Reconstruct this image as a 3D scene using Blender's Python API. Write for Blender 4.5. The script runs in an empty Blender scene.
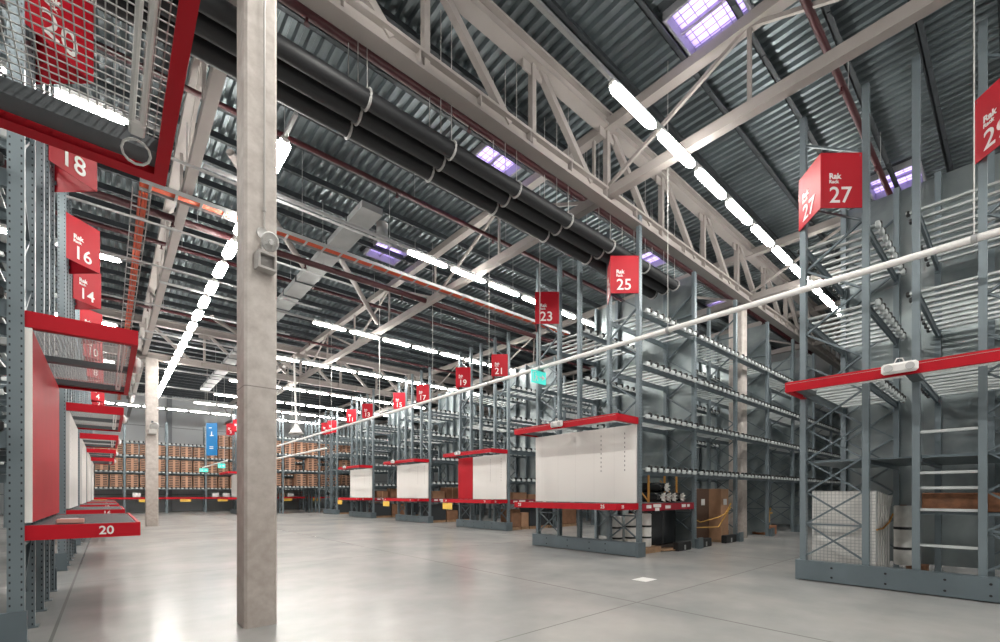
import bpy, math, random
from mathutils import Vector
random.seed(7)
PI = math.pi
sc = bpy.context.scene
COL = sc.collection

# ------------------------------------------------------------------ view
F = 452.0
TH = math.radians(40.97)
cam_d = bpy.data.cameras.new('camera'); cam = bpy.data.objects.new('camera', cam_d); COL.objects.link(cam)
cam.location = (0, 0, 1.5); cam.rotation_euler = (PI/2, 0, -TH)
cam_d.sensor_width = 36; cam_d.lens = F*36/1000; cam_d.shift_y = (494.5-321)/1000
cam_d.clip_start = .02; cam_d.clip_end = 300
sc.camera = cam
sc.view_settings.view_transform = 'Standard'; sc.view_settings.look = 'None'
sc.view_settings.gamma = 1; sc.view_settings.use_curve_mapping = False
sc.view_settings.exposure = 0.45
sc.cycles.use_denoising = True
sc.cycles.max_bounces = 7; sc.cycles.diffuse_bounces = 4; sc.cycles.glossy_bounces = 3
sc.cycles.caustics_reflective = False; sc.cycles.caustics_refractive = False
sc.cycles.sample_clamp_indirect = 6

# ------------------------------------------------------------------ materials
MATS = {}
def mat(name, col, rough=.5, metal=0., var=0., scale=3., emit=None, bump=0., spec=.5):
    if name in MATS: return MATS[name]
    m = bpy.data.materials.new(name); m.use_nodes = True
    nt = m.node_tree; b = nt.nodes['Principled BSDF']
    b.inputs['Base Color'].default_value = (*col, 1); b.inputs['Roughness'].default_value = rough
    b.inputs['Metallic'].default_value = metal; b.inputs['Specular IOR Level'].default_value = spec
    if emit:
        b.inputs['Emission Color'].default_value = (*emit[0], 1); b.inputs['Emission Strength'].default_value = emit[1]
    if var or bump:
        tc = nt.nodes.new('ShaderNodeTexCoord'); nz = nt.nodes.new('ShaderNodeTexNoise')
        nz.inputs['Scale'].default_value = scale; nz.inputs['Detail'].default_value = 5
        nt.links.new(tc.outputs['Object'], nz.inputs['Vector'])
        if var:
            r = nt.nodes.new('ShaderNodeValToRGB')
            r.color_ramp.elements[0].position = .3; r.color_ramp.elements[1].position = .7
            r.color_ramp.elements[0].color = (*[max(0, c*(1-var)) for c in col], 1)
            r.color_ramp.elements[1].color = (*[min(1, c*(1+var)) for c in col], 1)
            nt.links.new(nz.outputs['Fac'], r.inputs['Fac']); nt.links.new(r.outputs['Color'], b.inputs['Base Color'])
        if bump:
            bp = nt.nodes.new('ShaderNodeBump'); bp.inputs['Strength'].default_value = bump
            nt.links.new(nz.outputs['Fac'], bp.inputs['Height']); nt.links.new(bp.outputs['Normal'], b.inputs['Normal'])
    MATS[name] = m
    return m

class NT:
    """tiny helper for node graphs"""
    def __init__(s, m): s.nt = m.node_tree; s.b = s.nt.nodes['Principled BSDF']
    def n(s, t, **k):
        x = s.nt.nodes.new(t)
        for a, v in k.items(): setattr(x, a, v)
        return x
    def l(s, a, b): s.nt.links.new(a, b)
    def math(s, op, a, b=None):
        x = s.n('ShaderNodeMath', operation=op)
        for i, v in enumerate((a, b)):
            if v is None: continue
            if isinstance(v, (int, float)): x.inputs[i].default_value = v
            else: s.l(v, x.inputs[i])
        return x.outputs[0]
    def mix(s, f, a, b):
        x = s.n('ShaderNodeMix', data_type='RGBA')
        s.l(f, x.inputs[0]) if not isinstance(f, (int, float)) else setattr(x.inputs[0], 'default_value', f)
        for i, v in ((6, a), (7, b)):
            if isinstance(v, tuple): x.inputs[i].default_value = (*v, 1)
            else: s.l(v, x.inputs[i])
        return x.outputs[2]

STEEL = mat('rack_steel', (.135, .172, .192), .42, .25, var=.10, scale=2)
# perforated upright: two columns of punched holes
POST = mat('upright_steel', (.185, .228, .25), .42, .3)
g = NT(POST); tc = g.n('ShaderNodeTexCoord'); sp = g.n('ShaderNodeSeparateXYZ'); g.l(tc.outputs['Object'], sp.inputs[0])
gn = g.n('ShaderNodeNewGeometry'); sn = g.n('ShaderNodeSeparateXYZ'); g.l(gn.outputs['Normal'], sn.inputs[0])
fz = g.math('ABSOLUTE', g.math('SUBTRACT', g.math('FRACT', g.math('MULTIPLY', sp.outputs['Z'], 1/.075)), .5))
zin = g.math('LESS_THAN', fz, .15)
xin = g.math('LESS_THAN', g.math('ABSOLUTE', g.math('SUBTRACT', g.math('ABSOLUTE', sp.outputs['X']), .04)), .0065)
yin = g.math('LESS_THAN', g.math('ABSOLUTE', sp.outputs['Y']), .010)
faceY = g.math('GREATER_THAN', g.math('ABSOLUTE', sn.outputs['Y']), .7)
faceX = g.math('GREATER_THAN', g.math('ABSOLUTE', sn.outputs['X']), .7)
hole = g.math('MULTIPLY', zin, g.math('MULTIPLY', xin, faceY))
g.l(g.mix(hole, (.185, .228, .25), (.03, .035, .04)), g.b.inputs['Base Color'])

SHEET = mat('galvanised_sheet', (.30, .345, .36), .30, .65)
g = NT(SHEET); tc = g.n('ShaderNodeTexCoord'); mp = g.n('ShaderNodeMapping'); mp.inputs['Scale'].default_value = (1, .7, .7)
g.l(tc.outputs['Object'], mp.inputs['Vector'])
n1 = g.n('ShaderNodeTexNoise'); n1.inputs['Scale'].default_value = 1.1; n1.inputs['Detail'].default_value = 4; n1.inputs['Distortion'].default_value = .6
g.l(mp.outputs[0], n1.inputs['Vector'])
r = g.n('ShaderNodeValToRGB'); r.color_ramp.elements[0].position = .3; r.color_ramp.elements[1].position = .72
r.color_ramp.elements[0].color = (.15, .185, .195, 1); r.color_ramp.elements[1].color = (.42, .475, .48, 1)
g.l(n1.outputs['Fac'], r.inputs['Fac']); g.l(r.outputs['Color'], g.b.inputs['Base Color'])
bp = g.n('ShaderNodeBump'); bp.inputs['Strength'].default_value = .12; g.l(n1.outputs['Fac'], bp.inputs['Height']); g.l(bp.outputs[0], g.b.inputs['Normal'])

SLAT = mat('slat_steel', (.58, .62, .62), .38, .35, var=.12, scale=4)
CAP = mat('slat_cap', (.62, .66, .66), .5, 0)
PLASTIC_AND_SHADE = mat('black_plastic_and_shade', (.012, .013, .014), .5)
RED = mat('red_lacquer', (.48, .005, .016), .6, 0, var=.05, scale=2, spec=.25)
REDSIGN = mat('red_sign', (.44, .006, .018), .45, spec=.22)
DRED = mat('dark_red_paint', (.05, .006, .009), .5)
WHITE = mat('white_board', (.74, .715, .68), .6, var=.03, scale=1.5)
# white end boards: faint pencil-grey seams, rows of peg holes
g = NT(WHITE); tc = g.n('ShaderNodeTexCoord'); sp = g.n('ShaderNodeSeparateXYZ'); g.l(tc.outputs['Object'], sp.inputs[0])
seam = g.math('LESS_THAN', g.math('FRACT', g.math('MULTIPLY', sp.outputs['Y'], 1/.62)), .012)
row = None
for yy in (.32, 1.02):
    a = g.math('LESS_THAN', g.math('ABSOLUTE', g.math('SUBTRACT', sp.outputs['Y'], yy)), .011)
    row = a if row is None else g.math('MAXIMUM', row, a)
dash = g.math('LESS_THAN', g.math('FRACT', g.math('MULTIPLY', sp.outputs['Z'], 9)), .4)
zr = g.math('MULTIPLY', g.math('GREATER_THAN', sp.outputs['Z'], .75), g.math('LESS_THAN', sp.outputs['Z'], 1.72))
marks = g.math('MULTIPLY', g.math('MULTIPLY', row, dash), zr)
c1 = g.mix(seam, (.84, .815, .78), (.72, .70, .67))
c2 = g.mix(marks, c1, (.16, .15, .15)); g.l(c2, g.b.inputs['Base Color'])
PWHITE = mat('white_plastic', (.80, .79, .77), .4)
BEIGE = mat('painted_truss', (.36, .33, .31), .5, var=.06, scale=1.2)
SLATE = mat('dark_purlin', (.040, .047, .053), .5, .3, var=.15, scale=2)
DECK = mat('roof_deck', (.19, .225, .24), .36, .6, var=.30, scale=.8)
BLACK = mat('black_lagging', (.012, .0135, .016), .55, bump=.05, scale=6)
ORANGE = mat('orange_cable', (.75, .12, .045), .5)
TRAY = mat('zinc_tray', (.45, .46, .46), .45, .5)
DUCT = mat('duct_sheet', (.42, .44, .44), .45, .4, var=.12, scale=2)
WALL = mat('wall_panel', (.60, .63, .65), .6)
CARD = mat('brown_card', (.24, .12, .065), .75, var=.15, scale=5)
CARDL = mat('light_card', (.42, .24, .14), .75, var=.1, scale=5)
RUST = mat('rust_board', (.20, .085, .04), .7, var=.35, scale=9)
WOOD = mat('pale_wood', (.34, .21, .12), .7, var=.2, scale=8)
STAKE = mat('orange_wood', (.55, .27, .06), .6)
BFILM = mat('black_film', (.018, .02, .022), .25, bump=.3, scale=9)
WFILM = mat('white_film', (.72, .71, .68), .42, var=.12, scale=8, bump=.35)
YELL = mat('yellow_card', (.85, .55, .09), .5)
YROPE = mat('yellow_rope', (.70, .40, .08), .6)
BLUE = mat('blue_banner', (.012, .17, .42), .45)
CYAN = mat('exit_sign', (.05, .55, .50), .4, emit=((.10, .80, .66), .45))
LIGHT = mat('lamp_diffuser', (.9, .9, .9), .4, emit=((1.0, .965, .91), 58.0))
GREY = mat('grey_channel', (.10, .112, .12), .45, .2)
WIRE = mat('wire_mesh', (.48, .48, .47), .4, .4)
ROPEW = mat('white_wire', (.62, .62, .6), .5)

FLOOR = mat('polished_concrete', (.5, .5, .48), .3, spec=.36)
g = NT(FLOOR); tc = g.n('ShaderNodeTexCoord'); sp = g.n('ShaderNodeSeparateXYZ'); g.l(tc.outputs['Object'], sp.inputs[0])
n1 = g.n('ShaderNodeTexNoise'); n1.inputs['Scale'].default_value = .5; n1.inputs['Detail'].default_value = 7; n1.inputs['Roughness'].default_value = .58
g.l(tc.outputs['Object'], n1.inputs['Vector'])
n2 = g.n('ShaderNodeTexNoise'); n2.inputs['Scale'].default_value = 2.6; n2.inputs['Detail'].default_value = 2; g.l(tc.outputs['Object'], n2.inputs['Vector'])
r = g.n('ShaderNodeValToRGB'); r.color_ramp.elements[0].position = .2; r.color_ramp.elements[1].position = .85
r.color_ramp.elements[0].color = (.24, .255, .255, 1); r.color_ramp.elements[1].color = (.46, .44, .415, 1)
g.l(n1.outputs['Fac'], r.inputs['Fac'])
r2 = g.n('ShaderNodeValToRGB'); r2.color_ramp.elements[0].position = .25; r2.color_ramp.elements[1].position = .75
r2.color_ramp.elements[0].color = (.93, .93, .93, 1); r2.color_ramp.elements[1].color = (1, 1, 1, 1)
g.l(n2.outputs['Fac'], r2.inputs['Fac'])
mm = g.n('ShaderNodeMix', data_type='RGBA', blend_type='MULTIPLY'); mm.inputs[0].default_value = 1
g.l(r.outputs['Color'], mm.inputs[6]); g.l(r2.outputs['Color'], mm.inputs[7])
jx = g.math('LESS_THAN', g.math('ABSOLUTE', g.math('SUBTRACT', g.math('FRACT', g.math('MULTIPLY', g.math('SUBTRACT', sp.outputs['X'], 5.56-3.0), 1/6.0)), .5)), .0026)
jy = g.math('LESS_THAN', g.math('ABSOLUTE', g.math('SUBTRACT', g.math('FRACT', g.math('MULTIPLY', sp.outputs['Y'], 1/7.0)), .5)), .0014)
j = g.math('MAXIMUM', jx, jy)
g.l(g.mix(j, mm.outputs[2], (.20, .20, .19)), g.b.inputs['Base Color'])
rr = g.n('ShaderNodeMapRange'); rr.inputs[3].default_value = .215; rr.inputs[4].default_value = .270
g.l(n1.outputs['Fac'], rr.inputs[0]); g.l(rr.outputs[0], g.b.inputs['Roughness'])

CONC = mat('concrete_column', (.50, .455, .42), .75)
g = NT(CONC); tc = g.n('ShaderNodeTexCoord'); sp = g.n('ShaderNodeSeparateXYZ'); g.l(tc.outputs['Object'], sp.inputs[0])
n1 = g.n('ShaderNodeTexNoise'); n1.inputs['Scale'].default_value = 5; n1.inputs['Detail'].default_value = 8; n1.inputs['Roughness'].default_value = .65; g.l(tc.outputs['Object'], n1.inputs['Vector'])
r = g.n('ShaderNodeValToRGB'); r.color_ramp.elements[0].position = .3; r.color_ramp.elements[1].position = .68
r.color_ramp.elements[0].color = (.44, .395, .36, 1); r.color_ramp.elements[1].color = (.64, .595, .555, 1)
g.l(n1.outputs['Fac'], r.inputs['Fac'])
# mottled darker brown, stronger towards the bottom, and a casting line
low = g.n('ShaderNodeMapRange'); low.inputs[1].default_value = 1.0; low.inputs[2].default_value = 3.0; low.inputs[3].default_value = .55; low.inputs[4].default_value = 0
g.l(sp.outputs['Z'], low.inputs[0])
n3 = g.n('ShaderNodeTexNoise'); n3.inputs['Scale'].default_value = 9; n3.inputs['Detail'].default_value = 9; g.l(tc.outputs['Object'], n3.inputs['Vector'])
f = g.math('MULTIPLY', low.outputs[0], g.math('ADD', n3.outputs['Fac'], .3))
c = g.mix(f, r.outputs['Color'], (.25, .195, .16))
line = g.math('LESS_THAN', g.math('ABSOLUTE', g.math('SUBTRACT', sp.outputs['Z'], 2.72)), .006)
g.l(g.mix(line, c, (.28, .25, .23)), g.b.inputs['Base Color'])
bp = g.n('ShaderNodeBump'); bp.inputs['Strength'].default_value = .25; g.l(n1.outputs['Fac'], bp.inputs['Height']); g.l(bp.outputs[0], g.b.inputs['Normal'])

# printed brown carton stacks: dark printed bars in two columns
CARTON = mat('printed_carton', (.4, .2, .1), .7)
g = NT(CARTON); tc = g.n('ShaderNodeTexCoord'); sp = g.n('ShaderNodeSeparateXYZ'); g.l(tc.outputs['Object'], sp.inputs[0])
bx_ = g.math('LESS_THAN', g.math('ABSOLUTE', g.math('SUBTRACT', g.math('FRACT', g.math('MULTIPLY', g.math('ADD', sp.outputs['X'], .42), 1/.42)), .5)), .31)
bz_ = g.math('LESS_THAN', g.math('FRACT', g.math('MULTIPLY', sp.outputs['Z'], 1/.14)), .62)
g.l(g.mix(g.math('MULTIPLY', bx_, bz_), (.50, .28, .18), (.04, .027, .024)), g.b.inputs['Base Color'])
QUILT = mat('gridded_quilt', (.72, .71, .68), .6)
g = NT(QUILT); tc = g.n('ShaderNodeTexCoord'); sp = g.n('ShaderNodeSeparateXYZ'); g.l(tc.outputs['Object'], sp.inputs[0])
a = g.math('LESS_THAN', g.math('FRACT', g.math('MULTIPLY', sp.outputs['Y'], 1/.055)), .16)
b_ = g.math('LESS_THAN', g.math('FRACT', g.math('MULTIPLY', sp.outputs['Z'], 1/.055)), .16)
g.l(g.mix(g.math('MAXIMUM', a, b_), (.74, .73, .70), (.42, .43, .43)), g.b.inputs['Base Color'])

# ------------------------------------------------------------------ mesh builder
class MB:
    def __init__(s): s.v = []; s.f = []
    def box(s, c, d, rz=0., bev=0.):
        cx, cy, cz = c; hx, hy, hz = d[0]/2, d[1]/2, d[2]/2
        ca, sa = math.cos(rz), math.sin(rz)
        if bev > 0:
            b = min(bev, hx*.9, hy*.9, hz*.9); n0 = len(s.v); idx = {}
            for i, sx in enumerate((-1, 1)):
                for j, sy in enumerate((-1, 1)):
                    for k, sz in enumerate((-1, 1)):
                        for ax in range(3):
                            p = [sx*(hx-b), sy*(hy-b), sz*(hz-b)]
                            p[ax] = (sx*hx, sy*hy, sz*hz)[ax]
                            idx[(sx, sy, sz, ax)] = len(s.v)
                            s.v.append((cx+p[0]*ca-p[1]*sa, cy+p[0]*sa+p[1]*ca, cz+p[2]))
            I = lambda x, y, z, a: idx[(x, y, z, a)]
            for q in (-1, 1):
                for ax, fl in ((0, lambda u, w: (q, u, w)), (1, lambda u, w: (w, q, u)), (2, lambda u, w: (u, w, q))):
                    o = [(-1, -1), (1, -1), (1, 1), (-1, 1)]
                    if q < 0: o = o[::-1]
                    s.f.append(tuple(I(*fl(u, w), ax) for u, w in o))
            for ax in range(3):
                o1, o2 = [(1, 2), (2, 0), (0, 1)][ax]
                for u in (-1, 1):
                    for w in (-1, 1):
                        def P(t, a):
                            p = [0, 0, 0]; p[ax] = t; p[o1] = u; p[o2] = w
                            return I(*p, a)
                        q4 = (P(-1, o1), P(1, o1), P(1, o2), P(-1, o2))
                        s.f.append(q4 if u*w < 0 else q4[::-1])
            for sx in (-1, 1):
                for sy in (-1, 1):
                    for sz in (-1, 1):
                        t = (I(sx, sy, sz, 0), I(sx, sy, sz, 1), I(sx, sy, sz, 2))
                        s.f.append(t if sx*sy*sz > 0 else t[::-1])
            return s
        n = len(s.v)
        for x, y, z in ((-hx,-hy,-hz),(hx,-hy,-hz),(hx,hy,-hz),(-hx,hy,-hz),(-hx,-hy,hz),(hx,-hy,hz),(hx,hy,hz),(-hx,hy,hz)):
            s.v.append((cx+x*ca-y*sa, cy+x*sa+y*ca, cz+z))
        for q in ((0,3,2,1),(4,5,6,7),(0,1,5,4),(1,2,6,5),(2,3,7,6),(3,0,4,7)): s.f.append(tuple(n+i for i in q))
        return s
    def span(s, a, b, **k):
        return s.box([(p+q)/2 for p, q in zip(a, b)], [abs(q-p) for p, q in zip(a, b)], **k)
    def bar(s, p, q, w, h, up=(0, 0, 1)):
        p = Vector(p); q = Vector(q); d = (q-p).normalized(); u = Vector(up)
        if abs(d.dot(u)) > .98: u = Vector((1, 0, 0))
        r_ = d.cross(u).normalized(); u = r_.cross(d).normalized(); n = len(s.v)
        for e in (p, q):
            for a, b in ((-1,-1),(1,-1),(1,1),(-1,1)): s.v.append(tuple(e + r_*a*w/2 + u*b*h/2))
        for x in ((3,2,1,0),(4,5,6,7),(0,1,5,4),(1,2,6,5),(2,3,7,6),(3,0,4,7)): s.f.append(tuple(n+i for i in x))
        return s
    def tube(s, pts, r, n=8, caps=True):
        pts = [Vector(p) for p in pts]; n0 = len(s.v)
        for i, p in enumerate(pts):
            d = (pts[min(i+1, len(pts)-1)]-pts[max(i-1, 0)]).normalized()
            u = Vector((0, 0, 1)) if abs(d.z) < .95 else Vector((1, 0, 0))
            a = d.cross(u).normalized(); b = a.cross(d)
            rr_ = r[i] if isinstance(r, (list, tuple)) else r
            for k in range(n):
                t = 2*PI*k/n; s.v.append(tuple(p + a*math.cos(t)*rr_ + b*math.sin(t)*rr_))
        for i in range(len(pts)-1):
            for k in range(n):
                s.f.append((n0+i*n+k, n0+(i+1)*n+k, n0+(i+1)*n+(k+1) % n, n0+i*n+(k+1) % n)[::-1])
        if caps:
            s.f.append(tuple(n0+k for k in range(n))); s.f.append(tuple(n0+(len(pts)-1)*n+k for k in range(n))[::-1])
        return s
    def prism(s, poly, z0, z1):
        n0 = len(s.v); n = len(poly)
        for z in (z0, z1):
            for x, y in poly: s.v.append((x, y, z))
        for k in range(n): s.f.append((n0+k, n0+(k+1) % n, n0+n+(k+1) % n, n0+n+k))
        s.f.append(tuple(n0+k for k in range(n))[::-1]); s.f.append(tuple(n0+n+k for k in range(n)))
        return s
    def mesh(s, name, m, smooth=False):
        me = bpy.data.meshes.new(name); me.from_pydata(s.v, [], s.f); me.materials.append(m)
        if smooth: me.polygons.foreach_set('use_smooth', [True]*len(me.polygons))
        me.update(); return me

CACHE = {}
def cached(key, fn):
    if key not in CACHE: CACHE[key] = fn()
    return CACHE[key]
def place(name, me, parent=None, loc=(0, 0, 0), rz=0.):
    o = bpy.data.objects.new(name, me); COL.objects.link(o); o.location = loc; o.rotation_euler = (0, 0, rz)
    if parent: o.parent = parent
    return o
def obj(name, mb, m, parent=None, loc=(0, 0, 0), rz=0., smooth=False):
    return place(name, mb.mesh(name, m, smooth), parent, loc, rz)
def tag(o, label, cat, group=None, kind=None):
    o['label'] = label; o['category'] = cat
    if group: o['group'] = group
    if kind: o['kind'] = kind
    return o
def thing(name, label, cat, loc=(0, 0, 0), rz=0., group=None, kind=None):
    return tag(place(name, None, None, loc, rz), label, cat, group, kind)
def tree_copy(o, parent=None):
    c = o.copy(); COL.objects.link(c)
    if parent: c.parent = parent
    for ch in list(o.children): tree_copy(ch, c)
    return c
TXT = {}
def text(name, body, size, m, parent, loc, rot, align='LEFT', bold=0.):
    key = (body, size, m.name, bold)
    if key not in TXT:
        cu = bpy.data.curves.new(name, 'FONT'); cu.body = body; cu.size = size; cu.align_x = align
        cu.extrude = .002; cu.offset = bold; cu.resolution_u = 4
        tmp = bpy.data.objects.new('tmp_text', cu); COL.objects.link(tmp)
        me = bpy.data.meshes.new_from_object(tmp.evaluated_get(bpy.context.evaluated_depsgraph_get()))
        bpy.data.objects.remove(tmp); bpy.data.curves.remove(cu)
        me.materials.clear(); me.materials.append(m); TXT[key] = me
    o = place(name, TXT[key], parent, loc); o.rotation_euler = rot
    return o
ONES = 'zero one two three four five six seven eight nine ten eleven twelve thirteen fourteen fifteen sixteen seventeen eighteen nineteen'.split()
def W(n):
    n = int(n)
    return ONES[n] if n < 20 else 'twenty' + ('-' + ONES[n-20] if n > 20 else '')

# ------------------------------------------------------------------ the shell
XL, XR, YB, YF, ZD = -16.0, 31.0, -14.0, 50.0, 10.3
obj('floor', MB().span((XL, YB, -.2), (XR, YF, 0)), FLOOR)
tag(bpy.data.objects['floor'], 'polished grey concrete floor of the warehouse', 'floor', kind='structure')
def wall(name, a, b, label):
    o = obj(name, MB().span(a, b), WALL); tag(o, label, 'wall', kind='structure'); return o
wf = wall('wall_far', (XL, YF, 0), (XR, YF+.3, ZD+.6), 'pale grey panel wall behind the racks of printed cartons')
ribs = MB()
for z in (1.5, 3, 4.5, 6, 7.5, 9): ribs.span((XL, YF-.03, z-.03), (XR, YF+.01, z+.03))
for x in range(-14, 31, 6): ribs.span((x, YF-.35, 0), (x+.35, YF+.01, ZD))
obj('panel_ribs', ribs, mat('wall_rib', (.26, .28, .30), .6), wf)
wall('wall_right', (XR, YB, 0), (XR+.3, YF, ZD+.6), 'grey panel wall closing the rack aisles')
wall('wall_left', (XL-.3, YB, 0), (XL, YF, ZD+.6), 'grey panel wall behind the even numbered racks')
wall('wall_back', (XL, YB-.3, 0), (XR, YB, ZD+.6), 'grey panel wall behind the viewer')

# skylights: (x, y) centres, openings in the deck
SKY = [(8.35, 3.75), (7.75, 8.95), (7.65, 15.1), (15.3, 8.95), (21.4, 8.95), (16.7, 2.3)]
SX, SY = .62, .58
def deck():
    mb = MB(); p = .22; prof = [(0, .085), (.03, 0), (.11, 0), (.14, .085)]
    n = int((XR-XL)/p)
    for i in range(n):
        x0 = XL + i*p
        ys = [YB]
        for sx, sy in sorted(SKY, key=lambda t: t[1]):
            if sx-SX-p < x0 < sx+SX: ys += [sy-SY, sy+SY]
        ys.append(YF)
        for a, b in zip(ys[0::2], ys[1::2]):
            k = len(mb.v)
            for y in (a, b):
                for dx, dz in prof + [(p, .085)]: mb.v.append((x0+dx, y, ZD+dz))
            for q in range(4): mb.f.append((k+q, k+5+q, k+6+q, k+1+q))
    return mb
d = obj('ceiling', deck(), DECK); tag(d, 'corrugated grey steel roof deck over the hall', 'ceiling', kind='structure')
# roof build-up above the deck so no daylight leaks in except at the skylights
roof = MB(); xs = sorted({XL, XR} | {x for sx, _ in SKY for x in (sx-SX, sx+SX)}); ysr = sorted({YB, YF} | {y for _, sy in SKY for y in (sy-SY, sy+SY)})
for a, b in zip(xs, xs[1:]):
    for c, e in zip(ysr, ysr[1:]):
        mx, my = (a+b)/2, (c+e)/2
        if any(abs(mx-sx) < SX and abs(my-sy) < SY for sx, sy in SKY): continue
        roof.span((a, c, ZD+.09), (b, e, ZD+.35))
o = obj('roof', roof, SLATE); tag(o, 'insulated roof layer above the corrugated deck', 'roof', kind='structure')
PANE = bpy.data.materials.new('skylight_pane'); PANE.use_nodes = True
nt = PANE.node_tree; nt.nodes.clear(); ou = nt.nodes.new('ShaderNodeOutputMaterial'); tr = nt.nodes.new('ShaderNodeBsdfTranslucent'); tr.inputs[0].default_value = (.85, .80, .95, 1)
nt.links.new(tr.outputs[0], ou.inputs[0])
for i, (sx, sy) in enumerate(SKY):
    w = thing(f'window_{i+1}', 'lavender lit roof skylight with a wire grille', 'skylight', (sx, sy, ZD), kind='structure')
    fr = MB()
    for s in (-1, 1):
        fr.span((s*SX, -SY, -.08), (s*(SX-.05), SY, .36)); fr.span((-SX+.05, s*SY, -.08), (SX-.05, s*(SY-.05), .36))
    obj('frame', fr, mat('skylight_curb', (.33, .33, .36), .5), w)
    obj('pane', MB().span((-SX+.05, -SY+.05, .16), (SX-.05, SY-.05, .18)), PANE, w)
    gr = MB()
    for k in range(1, 8): gr.bar((-SX+k*2*SX/8, -SY, .1), (-SX+k*2*SX/8, SY, .1), .012, .012)
    for k in range(1, 6): gr.bar((-SX, -SY+k*2*SY/6, .1), (SX, -SY+k*2*SY/6, .1), .012, .012)
    gr.span((-.035, -SY+.05, .05), (.035, SY-.05, .12))
    obj('grille', gr, mat('grille_bar', (.4, .36, .45), .5), w)

# purlins under the deck
def purlin_me():
    mb = MB(); L = XR-XL
    mb.span((0, -.012, 0), (L, .012, .20)); mb.span((0, -.09, 0), (L, .012, .014)); mb.span((0, -.012, .19), (L, .07, .204))
    for k in range(int(L/1.4)): mb.span((.5+k*1.4, -.085, -.012), (.62+k*1.4, -.03, 0)); 
    return mb.mesh('roof_purlin', SLATE)
pm = purlin_me(); y = -13.45
while y < YF-.5:
    if not any(abs(y-sy) < SY+.1 for _, sy in SKY) or True:
        tag(place('roof_purlin', pm, None, (XL, y, ZD-.204)), 'dark steel purlin running under the corrugated deck', 'beam', 'roof purlins under the deck', 'structure')
    y += 1.05

# trusses
ZB, ZT = 7.97, 9.62
def chordbox(mb, p, q, w=.28, h=.28):
    mb.bar(p, q, w, h)
def primary(y, x0, x1, label):
    t = thing('roof_truss', label, 'truss', (0, y, 0), kind='structure')
    mb = MB(); mb.bar((x0, 0, ZB), (x1, 0, ZB), .26, .06).bar((x0, 0, ZB+.13), (x1, 0, ZB+.13), .05, .26).bar((x0, 0, ZB+.26), (x1, 0, ZB+.26), .26, .05)
    k = x0
    while k < x1: mb.span((k, -.13, ZB), (k+.02, .13, ZB+.27)); k += 1.17
    obj('bottom_chord', mb, BEIGE, t)
    obj('top_chord', MB().bar((x0, 0, ZT), (x1, 0, ZT), .28, .05).bar((x0, 0, ZT+.14), (x1, 0, ZT+.14), .06, .26).bar((x0, 0, ZT+.28), (x1, 0, ZT+.28), .28, .05), BEIGE, t)
    x = 8.4-2.34
    xs_ = []
    while x > x0: xs_.append(x); x -= 2.34
    x = 8.4
    while x < x1: xs_.append(x); x += 2.34
    for x in sorted(xs_):
        mb = MB().span((x-.05, -.06, ZB+.1), (x+.05, .06, ZT+.1)); mb.prism([(x-.25, -.015), (x+.25, -.015), (x+.25, .015), (x-.25, .015)], ZT-.22, ZT)
        obj('vertical', mb, BEIGE, t)
        if x+2.3 < x1: obj('diagonal', MB().bar((x+.2, 0, ZT), (x+1.75, 0, ZB+.2), .12, .13), BEIGE, t)
    return t
primary(6.05, -14, 30, 'beige roof truss crossing the hall above the near concrete column')
primary(27.2, -14, 30, 'beige roof truss crossing the hall above the farther concrete column')
def secondary(x, y0, y1, label, heavy=1.):
    t = thing('roof_truss', label, 'truss', (x, 0, 0), kind='structure')
    zb = ZB+.2
    obj('bottom_chord', MB().bar((0, y0, zb), (0, y1, zb), .18, .2), BEIGE, t)
    obj('top_chord', MB().bar((0, y0, ZT+.05), (0, y1, ZT+.05), .22, .2), BEIGE, t)
    n = round((y1-y0)/3.3); st = (y1-y0)/n
    for k in range(n):
        a = y0+k*st
        obj('vertical', MB().bar((0, a, zb), (0, a, ZT), .06, .06), BEIGE, t)
        if k % 2 == 0: obj('diagonal', MB().bar((0, a, zb), (0, a+st, ZT), .06, .07), BEIGE, t)
        else: obj('diagonal', MB().bar((0, a, ZT), (0, a+st, zb), .06, .07), BEIGE, t)
    return t
for x, nm in ((1.32, 'lattice roof truss over the row of concrete columns'), (8.4, 'lattice roof truss over the fronts of the odd numbered racks'), (16.5, 'lattice roof truss over the steel sheeted racks'), (-6.5, 'lattice roof truss over the even numbered racks'), (23.6, 'lattice roof truss near the closing wall')):
    secondary(x, -13.5, 49.5, nm)
# diagonal tie tubes
for a, b, lb in (((4.9, 13.2, 8.9), (8.3, 17.2, 8.5), 'pale diagonal tie tube beyond the orange cable tray, beside the duct'), ((2.0, 11.2, 8.9), (4.6, 14.6, 8.6), 'pale diagonal tie tube behind the near concrete column'), ((3.2, 21.5, 8.7), (8.2, 26.8, 8.4), 'pale diagonal tie tube deep in the hall near the lit aisle rows')):
    tag(obj('tie_tube', MB().tube([a, b], .085, 10), BEIGE, smooth=True), lb, 'tie tube', kind='structure')

# columns
def column(x0, x1, y0, y1, label, z1=ZT):
    c = .03
    poly = [(x0+c, y0), (x1-c, y0), (x1, y0+c), (x1, y1-c), (x1-c, y1), (x0+c, y1), (x0, y1-c), (x0, y0+c)]
    cx, cy = (x0+x1)/2, (y0+y1)/2
    o = obj('column', MB().prism([(a-cx, b-cy) for a, b in poly], 0, z1), CONC, None, (cx, cy, 0))
    return tag(o, label, 'column', kind='structure')
column(1.15, 1.49, 5.66, 6.08, 'tall near concrete column with a horn loudspeaker', ZB)
column(1.36, 1.84, 27.0, 27.45, 'farther concrete column beside the ends of the even numbered racks', ZB)
column(16.28, 16.72, 6.2, 6.65, 'pale concrete column standing inside the rack under sign twenty-five', ZB)

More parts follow.
